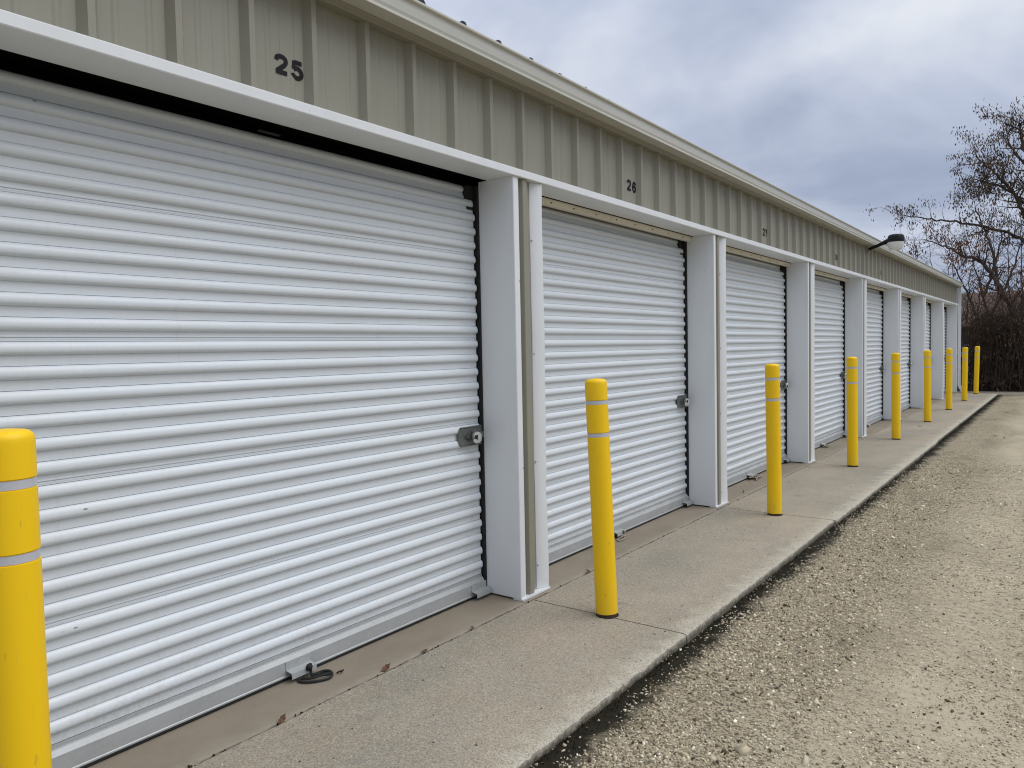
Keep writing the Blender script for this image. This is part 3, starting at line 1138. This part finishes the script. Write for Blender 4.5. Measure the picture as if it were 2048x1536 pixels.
def build_cords():
    b = MB()
    P1 = [(-.222, 2.130, .052), (-.205, 2.138, .06), (-.200, 2.128, .045), (-.210, 2.120, .040), (-.212, 2.135, .055), (-.208, 2.140, .03), (-.201, 2.137, .010), (-.190, 2.168, .008), (-.188, 2.207, .008), (-.165, 2.217, .008), (-.131, 2.200, .008), (-.111, 2.165, .008),
          (-.124, 2.125, .008), (-.154, 2.086, .008), (-.188, 2.067, .008), (-.209, 2.071, .008), (-.212, 2.089, .009), (-.173, 2.108, .012), (-.154, 2.149, .015),
          (-.141, 2.190, .012), (-.155, 2.208, .014), (-.185, 2.196, .013), (-.196, 2.150, .012), (-.206, 2.136, .014)]
    b.tube(densify(P1), .0058, 6)
    b.tube(densify([(-.128, 2.222, .006), (-.120, 2.240, .012), (-.112, 2.236, .010), (-.106, 2.246, .02)]), .004, 5)
    b.lathe([(.013, 0), (.016, .012), (.010, .022)], 10, (-.206, 2.130, .040))
    tag(b.build('pull_cord', M['cord_black'], None, True), 'black rope pull cord coiled on the threshold below the leftmost door', 'cord', 'pull cords at the doors')
    b = MB()
    b.tube(densify([(-.222, 5.165, .05), (-.205, 5.17, .03), (-.19, 5.15, .008), (-.17, 5.10, .007), (-.165, 5.06, .008), (-.18, 5.02, .007), (-.20, 5.06, .009), (-.205, 5.12, .010), (-.2, 5.16, .02)]), .006, 6)
    b.lathe([(.012, 0), (.014, .01), (.008, .02)], 10, (-.205, 5.17, .035))
    tag(b.build('pull_cord', M['cord_pale'], None, True), 'short cord hanging from the door bracket behind the leaning bollard', 'cord', 'pull cords at the doors')
    b = MB()
    r = random.Random(3)
    pts = [(-.222, 8.12, .05), (-.20, 8.14, .03)]
    for k in range(16):
        pts.append((-.20 + r.uniform(-.045, .07), 8.16 + r.uniform(-.12, .19), .008 + r.uniform(0, .03)))
    b.tube(densify(pts), .006, 6)
    tag(b.build('pull_cord', M['cord_pale'], None, True), 'tangled pale cord lying under the bracket of the door numbered 27', 'cord', 'pull cords at the doors')
    b = MB()
    pts = [(-.222, 11.15, .05), (-.20, 11.16, .02)]
    for k in range(8):
        pts.append((-.205 + r.uniform(-.03, .05), 11.16 + r.uniform(-.06, .06), .008 + r.uniform(0, .03)))
    b.tube(densify(pts), .006, 6)
    tag(b.build('pull_cord', M['cord_pale'], None, True), 'small knotted cord at the foot of the fourth door', 'cord', 'pull cords at the doors')


build_cords()


def leaf(loc, size, rz, tilt, label, curl=.5):
    size *= .8
    n = 7
    b = MB()
    for k in range(n):
        t = k / (n - 1)
        w = size * .30 * math.sin(math.pi * (t * .92 + .06)) * (1 - .25 * t) * (1 + .25 * math.sin(k * 9.7))
        x = size * (t - .5)
        z = curl * size * (t - .5) ** 2 + .004
        for s, dz in ((-1, .3 * w * curl), (0, 0), (1, .3 * w * curl)):
            b.v.append((x, s * w, z + dz))
    for k in range(n - 1):
        for c in (0, 1):
            a = k * 3 + c
            b.f.append((a, a + 1, a + 4, a + 3))
    m = len(b.v)
    b.v += [(x, y, z - .0009) for x, y, z in b.v[:m]]
    b.f += [tuple(reversed([q + m for q in f])) for f in list(b.f)]
    b.tube([(-size * .5, 0, curl * size * .25 + .004), (-size * .75, size * .05, curl * size * .3 + .006)], .0012, 4)
    o = b.build('fallen_leaf', M['fallen'])
    o.location = loc
    o.rotation_euler = (tilt[0], tilt[1], rz)
    tag(o, label, 'leaf', 'dry leaves on the concrete and gravel')


leaf((.022, 2.394, .004), .065, 1.3, (.5, -.5), 'curled reddish brown leaf standing in the joint below the black cord')
leaf((.028, 1.807, .004), .060, 1.8, (.8, -.7), 'narrow brown leaf standing in the joint nearest the bottom edge')
leaf((.030, 2.649, .000), .040, 1.4, (.3, -.2), 'small brown leaf scrap in the joint right of the curled reddish leaf')
leaf((.030, 3.014, .002), .038, 1.6, (.7, .3), 'small dark leaf in the joint just left of the first white post')
leaf((.030, 1.35, .000), .05, 1.2, (.6, .2), 'brown leaf lying low in the joint at the bottom left corner')
leaf((-.04, 7.37, .008), .060, 1.9, (1.1, -.6), 'upright dark leaf by the joint below the door numbered 27')
leaf((.030, 4.22, .004), .055, 1.2, (.9, .4), 'dark leaf in the joint just left of the leaning bollard')
leaf((.505, 14.692, .003), .10, .6, (.1, .1), 'brown leaf lying on the apron right of the fifth bollard')
leaf((-.30, 9.6, .006), .09, .4, (.2, .1), 'dark leaf on the threshold below the fourth door')
leaf((1.656, 14.012, -.035), .13, .9, (.2, .2), 'dark brown leaf on the gravel, left one of a pair')
leaf((1.784, 13.857, -.038), .09, 2.1, (.2, -.2), 'dark brown leaf on the gravel, right one of a pair')
leaf((-.10, 12.2, .006), .09, 1.1, (.2, .1), 'tiny leaf at the foot of the fifth door')
leaf((1.55, 18.6, -.035), .14, .3, (.2, .1), 'farthest brown leaf on the gravel, near the end of the apron')

# ------------------------------------------------------------------ loose stones


def build_stones():
    def scatter(n, xr, yr, dens):
        x = RNG.uniform(*xr, n)
        y = yr[0] + (yr[1] - yr[0]) * RNG.random(n) ** 1.35
        return x, y, RNG.random(n) < dens(x, y)
    # loose bank along the apron and thin scatter elsewhere

    def dens(x, y):
        wob = .25 * smooth_noise(x * 0 + 30, y + 30, 1.3, 5)
        bank = np.clip((2.15 + wob - x) / .8, 0, 1)
        far = np.clip((x - 2.55 - wob) / .3, 0, 1) * .7
        patch = .65 + .7 * smooth_noise(x + 20, y + 20, .5, 6)
        e = np.clip((x - 1.055 - .13 * smooth_noise(x + 50, y + 50, .22, 9)) / .16, .07, 1)
        return (np.maximum(np.maximum(bank, far), .48) * patch) * e
    x, y, k = scatter(290000, (1.01, 3.5), (.7, 11.0), dens)
    x, y = x[k], y[k]
    n = len(x)
    s = np.exp(RNG.normal(math.log(.0035), .36, n)).clip(.0017, .0105)
    s *= np.where((x > 1.75) & (x < 2.5), .82, 1.0)
    big = RNG.random(n) < .006
    s[big] *= 1.7
    z = ground_z(x, y) + s * .25
    cube = np.array([(-1, -1, -1), (1, -1, -1), (1, 1, -1), (-1, 1, -1), (-1, -1, 1), (1, -1, 1), (1, 1, 1), (-1, 1, 1)], float) * .72
    v = cube[None] * (1 + RNG.normal(0, .28, (n, 8, 1))) + RNG.normal(0, .12, (n, 8, 3))
    v *= (s[:, None] * np.array([1.25, .95, .65])[None] * np.exp(RNG.normal(0, .22, (n, 3))))[:, None, :]
    q = RNG.normal(0, 1, (n, 4))
    q[:, 1:3] *= .45
    q /= np.linalg.norm(q, axis=1, keepdims=True)
    w, a, b_, c = q.T
    R = np.stack([1 - 2 * (b_ * b_ + c * c), 2 * (a * b_ - c * w), 2 * (a * c + b_ * w), 2 * (a * b_ + c * w), 1 - 2 * (a * a + c * c), 2 * (b_ * c - a * w),
                  2 * (a * c - b_ * w), 2 * (b_ * c + a * w), 1 - 2 * (a * a + b_ * b_)], -1).reshape(n, 3, 3)
    v = np.einsum('nij,nkj->nki', R, v) + np.stack([x, y, z], -1)[:, None]
    f = np.array([(0, 2, 1), (0, 3, 2), (4, 5, 6), (4, 6, 7), (0, 1, 5), (0, 5, 4), (1, 2, 6), (1, 6, 5), (2, 3, 7), (2, 7, 6), (3, 0, 4), (3, 4, 7)])
    f = (np.arange(n)[:, None, None] * 8 + f[None]).reshape(-1, 3)
    pal = np.array([(.44, .38, .27), (.39, .33, .23), (.56, .50, .38), (.25, .205, .14), (.78, .73, .60), (.07, .055, .035), (.40, .32, .21), (.33, .29, .225)])
    pr = np.array([.30, .22, .17, .12, .05, .06, .04, .04])
    t = 1.06 * pal[RNG.choice(len(pal), n, p=pr)] * np.exp(RNG.normal(0, .12, (n, 1)))
    me = fast_mesh('loose_stones', v.reshape(-1, 3), f, M['pebble'], np.repeat(t, 8, 0))
    tag(link('loose_stones', me), 'loose tan gravel stones lying beside the apron', 'gravel', None, 'stuff')
    # pale chips on the concrete
    n = 240
    x = RNG.uniform(.05, .98, n)
    y = .8 + 9 * RNG.random(n) ** 1.5
    b = MB()
    r = random.Random(1)
    for k in range(n):
        s = r.uniform(.0018, .0042) * (1.6 if r.random() < .06 else 1)
        o = [(x[k] + s * r.uniform(.7, 1.3) * math.cos(t), y[k] + s * r.uniform(.7, 1.5) * math.sin(t)) for t in np.linspace(0, 2 * math.pi, 6)[:-1]]
        b.prism_z(o, -.006, -.002 + s * .7)
    m = Mat('chip', (.55, .51, .43), .9)
    m.mix(m.rampf(m.noise(30, 1), .47, .53), (.14, .12, .1))
    tag(b.build('stone_chips', m.m), 'tiny pale and dark stone chips lying on the apron', 'gravel', None, 'stuff')
    # moss and dead grass blades in the wet strip at the apron edge
    n = 9000
    y = .8 + 23.5 * RNG.random(n) ** 1.6
    x = 1.012 + np.abs(RNG.normal(0, .032, n)) + .02 * smooth_noise(y * 0 + 9, y + 9, .4, 8)
    keep = smooth_noise(x * 0 + 3, y + 13, .35, 4) > -.15
    x, y = x[keep], y[keep]
    n = len(x)
    h = RNG.uniform(.006, .024, n)
    a = RNG.uniform(0, 6.28, n)
    d = np.stack([np.cos(a), np.sin(a), 0 * a], -1)
    base = np.stack([x, y, ground_z(x, y) - .003], -1)
    wv = np.stack([-np.sin(a), np.cos(a), 0 * a], -1) * .0024
    v = np.stack([base - wv, base + wv, base + d * (h * .7)[:, None] + np.array([0, 0, 1]) * h[:, None]], 1).reshape(-1, 3)
    me = fast_mesh('moss', v, np.arange(n * 3).reshape(-1, 3), M['moss'])
    tag(link('moss', me), 'dark moss and dead grass along the apron edge', 'moss', None, 'stuff')
    # crumbs and grit caught in the long joint
    b = MB()
    for k in range(120):
        yy = .8 + 9 * r.random() ** 1.4
        s = r.uniform(.0015, .0042)
        xx = .033 + r.uniform(-.006, .006)
        o = [(xx + s * r.uniform(.6, 1.3) * math.cos(t), yy + s * r.uniform(.7, 2.2) * math.sin(t)) for t in np.linspace(0, 2 * math.pi, 6)[:-1]]
        b.prism_z(o, -.022, -.010 + r.uniform(0, .012))
    tag(b.build('joint_debris', M['soil']), 'dark crumbs caught in the joint between threshold and apron', 'debris', None, 'stuff')


build_stones()

# ------------------------------------------------------------------ background


def build_shed():
    o = empty('brown_shed', (0, 34, 0), 'low brown roofed shed almost hidden behind the thicket', 'shed')
    o.location = (0, 0, 0)
    b = MB()
    b.box(-9, 12, 33.1, 40, -.3, 1.98)
    b.build('wall', M['shed_wall'], o)
    b = MB()
    b.prism_x([(32.8, 2.02), (32.8, 1.96), (40.5, 3.22), (40.5, 3.30), (36.6, 3.46)], -9.4, 12.4)
    rf = b.build('roof', M['shed_roof'], o)
    b = MB()
    b.box(-9.4, 12.4, 32.76, 32.798, 1.95, 2.03)
    b.build('fascia_board', M['shed_wall'], o)
    b = MB()  # plain white shape added so the gap in the brush reads bright
    b.box(-.75, -.05, 32.2, 32.6, .15, 1.35, .03)
    b.box(-.75, -.05, 32.25, 32.55, -.3, .15)
    tag(b.build('white_block', M['block_white']), 'white tank added to brighten the thin place in the thicket beside the downspout', 'block')


build_shed()


class Foliage:
    def __init__(self, seed):
        self.r = random.Random(seed)
        self.wood = MB()
        self.twig = MB()
        self.leaf_v = []

    def rv(self, s=1.0):
        return Vector((self.r.gauss(0, s), self.r.gauss(0, s), self.r.gauss(0, s)))

    def leaves(self, p, n, size, spread):
        for _ in range(n):
            c = p + self.rv(spread)
            a = self.r.uniform(0, 6.283)
            d = Vector((math.cos(a), math.sin(a), 0))
            hang = Vector((self.r.gauss(0, .35), self.r.gauss(0, .35), -1)).normalized()
            l, w = size * self.r.uniform(.6, 1.35), size * self.r.uniform(.22, .45)
            m = c + hang * l * .45
            self.leaf_v += [c, m + d * w * .5, c + hang * l, m - d * w * .5]

    def branch(self, p, d, length, rad, depth, leafy, curl=.25, upw=.10):
        n = max(2, int(length / .22))
        pts, rads = [p.copy()], [rad]
        d = d.normalized()
        for k in range(n):
            d = (d + self.rv(curl * .42) + Vector((0, 0, upw * .5))).normalized()
            p = p + d * (length / n)
            pts.append(p.copy())
            rads.append(max(.0050, rad * (1 - .85 * (k + 1) / n)))
            if depth > 0 and self.r.random() < .80:
                side = d.cross(self.rv()).normalized()
                self.branch(p.copy(), (d * .75 + side * self.r.uniform(.5, 1.0)).normalized(), length * self.r.uniform(.32, .62), rads[-1] * .7, depth - 1, leafy, curl, upw)
            if leafy and depth <= 1 and self.r.random() < leafy:
                self.leaves(p + Vector((0, 0, -.02)), self.r.choice((5, 6, 7, 8, 9)), .10, .09)
        (self.wood if rad > .02 else self.twig).tube(pts, rads, 6 if rad > .02 else 3, False)

    def limb(self, pts, r0, r1, sub=1.2, leafy=.5, depth=2, dens=1.0, start=.25, upw=.10):
        pts = densify(pts, 7)
        n = len(pts)
        rads = [r0 + (r1 - r0) * (k / (n - 1)) ** .8 for k in range(n)]
        for k in range(1, n - 1):
            pts[k] = pts[k] + self.rv(.018)
        self.wood.tube(pts, rads, 8, False)
        for k in range(int(n * start), n):
            if self.r.random() < dens:
                d = (pts[min(k + 1, n - 1)] - pts[k - 1]).normalized()
                side = d.cross(self.rv()).normalized()
                self.branch(pts[k].copy(), (d * .6 + side).normalized(), sub * self.r.uniform(.5, 1.2) * (1.15 - .5 * k / n), min(rads[k] * .55, .03), depth, leafy, .28, upw)
        self.branch(pts[-1].copy(), (pts[-1] - pts[-2]).normalized(), sub, r1, depth, leafy, .25, upw)

    def finish(self, name, label, cat, group, base, leaf_mat='leaf_dry', leaf_name='leaves'):
        o = empty(name, base, label, cat, group)
        inv = -Vector(base)
        for nm, mb, mat in (('trunk', self.wood, M['bark']), ('twigs', self.twig, M['twig'])):
            if mb.v:
                me = mb.mesh(nm, mat, True)
                me.transform(Matrix.Translation(inv))
                tag(link(nm, me, o), kind='stuff' if nm == 'twigs' else None)
        if self.leaf_v:
            v = np.array([tuple(q) for q in self.leaf_v]) - np.array(base)
            me = fast_mesh(leaf_name, v, np.arange(len(v)).reshape(-1, 4), M[leaf_mat])
            tag(link(leaf_name, me, o), kind='stuff')
        return o


def V3(l, y, dy=0.0):
    n = len(l)
    return [(a, y + dy * k / max(1, n - 1), b) for k, (a, b) in enumerate(l)]


def build_trees():
    YT = 28.0
    f = Foliage(21)
    f.limb(V3([(1.95, -.2), (1.84, 1.15), (1.79, 2.68), (1.74, 4.2), (1.67, 5.42), (1.5, 6.8), (1.3, 7.9), (1.3, 8.1)], YT), .17, .02, .95, .75, 2, .95, .45, .12)
    f.limb(V3([(1.68, 4.66), (1.37, 5.43), (1.11, 6.03), (.75, 6.5), (.42, 6.85), (.25, 7.1)], YT, -1.2), .075, .012, .75, .8, 2, .95, .2, .06)
    f.limb(V3([(1.74, 4.2), (1.38, 4.54), (.62, 4.93), (-.49, 5.26), (-1.26, 5.42), (-1.9, 5.6)], YT, -1.0), .065, .010, .6, .6, 2, .75, .15, .05)
    f.limb(V3([(1.5, 6.8), (1.11, 7.32), (.98, 7.8), (.92, 8.1)], YT, .6), .04, .012, .6, .8, 2, .95, .1, .15)
    f.limb(V3([(1.65, 5.42), (.93, 6.13), (.45, 6.35), (.1, 6.5)], YT, -.7), .05, .010, .6, .85, 2, .9, .2, .05)
    f.limb(V3([(1.75, 4.8), (2.3, 5.6), (3.0, 6.4), (3.8, 7.0)], YT, .5), .07, .012, 1.3, .7, 2, .9, .2, .1)
    f.limb(V3([(1.6, 6.2), (2.2, 7.1), (2.7, 8.0), (3.1, 8.8)], YT, -.5), .05, .012, 1.2, .7, 2, .9, .2, .1)
    f.finish('leafy_tree', 'tall tree at the right edge still holding many hanging dry brown leaves', 'tree', None, (1.95, YT, -.05))

    f = Foliage(8)
    y = 27.2
    f.limb(V3([(1.65, -.2), (1.49, 1.16), (1.22, 2.25), (.82, 3.2), (.42, 3.86), (-.06, 4.09), (-.54, 4.42), (-1.1, 4.68)], y, -.4), .13, .012, .9, .5, 2, .9, .3, .08)
    f.limb(V3([(.82, 3.2), (.62, 4.31), (.34, 5.12), (.14, 5.7)], y, .8), .05, .012, .8, .45, 2, .85, .2, .1)
    f.limb(V3([(1.3, 2.0), (1.5, 3.0), (1.75, 3.9), (1.95, 4.6)], y, .5), .06, .012, .9, .35, 2, .85, .2, .1)
    f.finish('leaning_tree', 'dark tree leaning left over the building end with rusty brown leaves', 'tree', None, (1.65, y, -.05), 'leaf_rust')

    f = Foliage(33)
    y = 31.0
    for l in ([(.22, -.3), (.26, 2.2), (.10, 3.1), (-.14, 4.1), (-.40, 5.1)], [(.12, 3.0), (.42, 3.9), (.62, 4.9), (.7, 5.7)], [(.24, 2.0), (.75, 3.2), (1.1, 4.3), (1.3, 5.2)],
              [(.2, 1.6), (-.25, 2.9), (-.65, 3.9), (-.95, 4.6)]):
        f.limb(V3(l, y, .4), .06, .010, .95, 0, 2, .95, .3, .12)
    f.finish('bare_tree', 'bare tree with many thin upright branches behind the leaning tree', 'tree', None, (.22, y, -.05))
    f = Foliage(51)
    y = 33.5
    for k in range(7):
        x = -2.6 + .42 * k + f.r.uniform(-.15, .15)
        f.limb([(-1.3 + .1 * k, y, -.3), (x * .8 - .2, y, 2.0), (x, y + f.r.uniform(-.3, .3), 3.9), (x + f.r.uniform(-.25, .25), y, 4.9 + f.r.uniform(-.3, .7))], .035, .007, .8, 0, 2, .8, .35, .14)
    f.finish('bare_sapling_clump', 'clump of thin bare saplings rising above the gutter left of the leaning tree', 'tree', None, (-1.3, y, -.05))
    f = Foliage(77)
    y = 35.5
    for k in range(9):
        x = .2 + .42 * k
        f.limb([(1.8, y, -.3), (x * .8 + .4, y, 2.0), (x, y + f.r.uniform(-.3, .3), 4.0), (x + f.r.uniform(-.25, .25), y, 6.0 + f.r.uniform(-.6, .7))], .05, .009, 1.1, .06, 2, .95, .3, .13)
    f.finish('bare_tree', 'tangle of bare grey branches at the right edge behind the leafy tree', 'tree', None, (1.8, y, -.05))


build_trees()


def build_thicket():
    words = ['dark bare shrub beside the far downspout, bright gaps showing through it', 'dark bare shrub behind the last yellow bollard', 'dense dark shrub right of the last bollard',
             'dense dark shrub with arching stems at the right edge', 'dark shrub out at the far right of the thicket', 'low bare shrub behind the end wall of the storage building']
    spots = [(-.30, 27.4, 2.2), (.28, 27.3, 2.5), (.85, 27.0, 2.7), (1.45, 26.9, 2.9), (2.4, 27.2, 2.8), (-1.6, 27.6, 2.3)]
    for (x, y, h), wd in zip(spots, words):
        f = Foliage(int(100 + 37 * x))
        for k in range(30 if x > 0 else (9 if x > -1 else 17)):
            bx, by = x + f.r.gauss(0, .26), y + f.r.gauss(0, .22)
            a = f.r.uniform(0, 6.28)
            tip = (bx + .75 * math.cos(a) * f.r.random(), by + .5 * math.sin(a), h * f.r.uniform(.55, 1.05))
            mid = ((bx * 1.4 + tip[0] * .6) / 2, (by * 1.4 + tip[1] * .6) / 2, tip[2] * .6)
            f.limb([(bx, by, -.08), mid, tip], f.r.uniform(.010, .020), .004, .55, .10, 1, .75, .12, .02)
        f.finish('bare_shrub', wd, 'shrub', 'shrubs in the thicket', (x, y, -.05), 'leaf_dry')
    # everything between them that nobody could count
    r = np.random.default_rng(5)
    n = 20000
    x = r.uniform(.05, 9, n)
    left = r.random(n) < .18
    x[left] = r.uniform(-7, -.55, left.sum())
    y = r.uniform(27.4, 31.6, n)
    x = np.where(np.abs(x - (2.58 - .092 * y)) < .16, x + 2.2, x)          # a thin place beside the building's corner
    z = np.abs(r.normal(0, .95, n)).clip(0, 2.1) - .06
    a = r.uniform(0, 6.283, n)
    el = r.normal(.7, .6, n)
    l = r.uniform(.2, .9, n)
    d = np.stack([np.cos(a) * np.cos(el), np.sin(a) * np.cos(el), np.sin(el)], -1)
    p0 = np.stack([x, y, z], -1)
    p2 = p0 + d * l[:, None]
    p1 = (p0 + p2) / 2 + r.normal(0, .05, (n, 3))
    w = (r.uniform(.003, .010, n))[:, None]
    sd_ = np.cross(d, r.normal(0, 1, (n, 3)))
    sd_ /= np.linalg.norm(sd_, axis=1, keepdims=True)
    s2 = np.cross(d, sd_)
    rings = []
    for pp, k in ((p0, 1.0), (p1, .8), (p2, .3)):
        for t in (0, 2.094, 4.189):
            rings.append(pp + (sd_ * math.cos(t) + s2 * math.sin(t)) * w * k)
    v = np.stack(rings, 1).reshape(-1, 3)
    f = []
    for j in (0, 3):
        for k in range(3):
            f.append((j + k, j + (k + 1) % 3, j + 3 + (k + 1) % 3, j + 3 + k))
    f = (np.arange(n)[:, None, None] * 9 + np.array(f)[None]).reshape(-1, 4)
    tag(link('thicket_brush', fast_mesh('thicket_brush', v, f, M['twig'])), 'dark tangle of dead stems filling the thicket beyond the lane', 'brush', None, 'stuff')
    n = 34000
    x = r.uniform(.05, 9, n)
    left = r.random(n) < .15
    x[left] = r.uniform(-7, -.55, left.sum())
    yy = r.uniform(27.6, 31.8, n)
    zz = (r.random(n) ** .8) * 2.35
    x = np.where((np.abs(x - (2.58 - .092 * yy)) < .16) & (zz < 1.6), x + 2.2, x)
    c = np.stack([x, yy, zz], -1)
    a = r.uniform(0, 6.283, n)
    s = r.uniform(.03, .10, n)[:, None]
    dd = np.stack([np.cos(a), np.sin(a), r.normal(0, .4, n)], -1)
    hh = np.stack([r.normal(0, .5, n), r.normal(0, .5, n), -np.ones(n)], -1)
    v = np.stack([c, c + dd * s * .4 + hh * s * .5, c + hh * s, c - dd * s * .4 + hh * s * .5], 1).reshape(-1, 3)
    tag(link('thicket_leaves', fast_mesh('thicket_leaves', v, np.arange(n * 4).reshape(-1, 4), M['brush_leaf'])), 'withered brown leaves caught all through the thicket', 'leaves', None, 'stuff')


build_thicket()
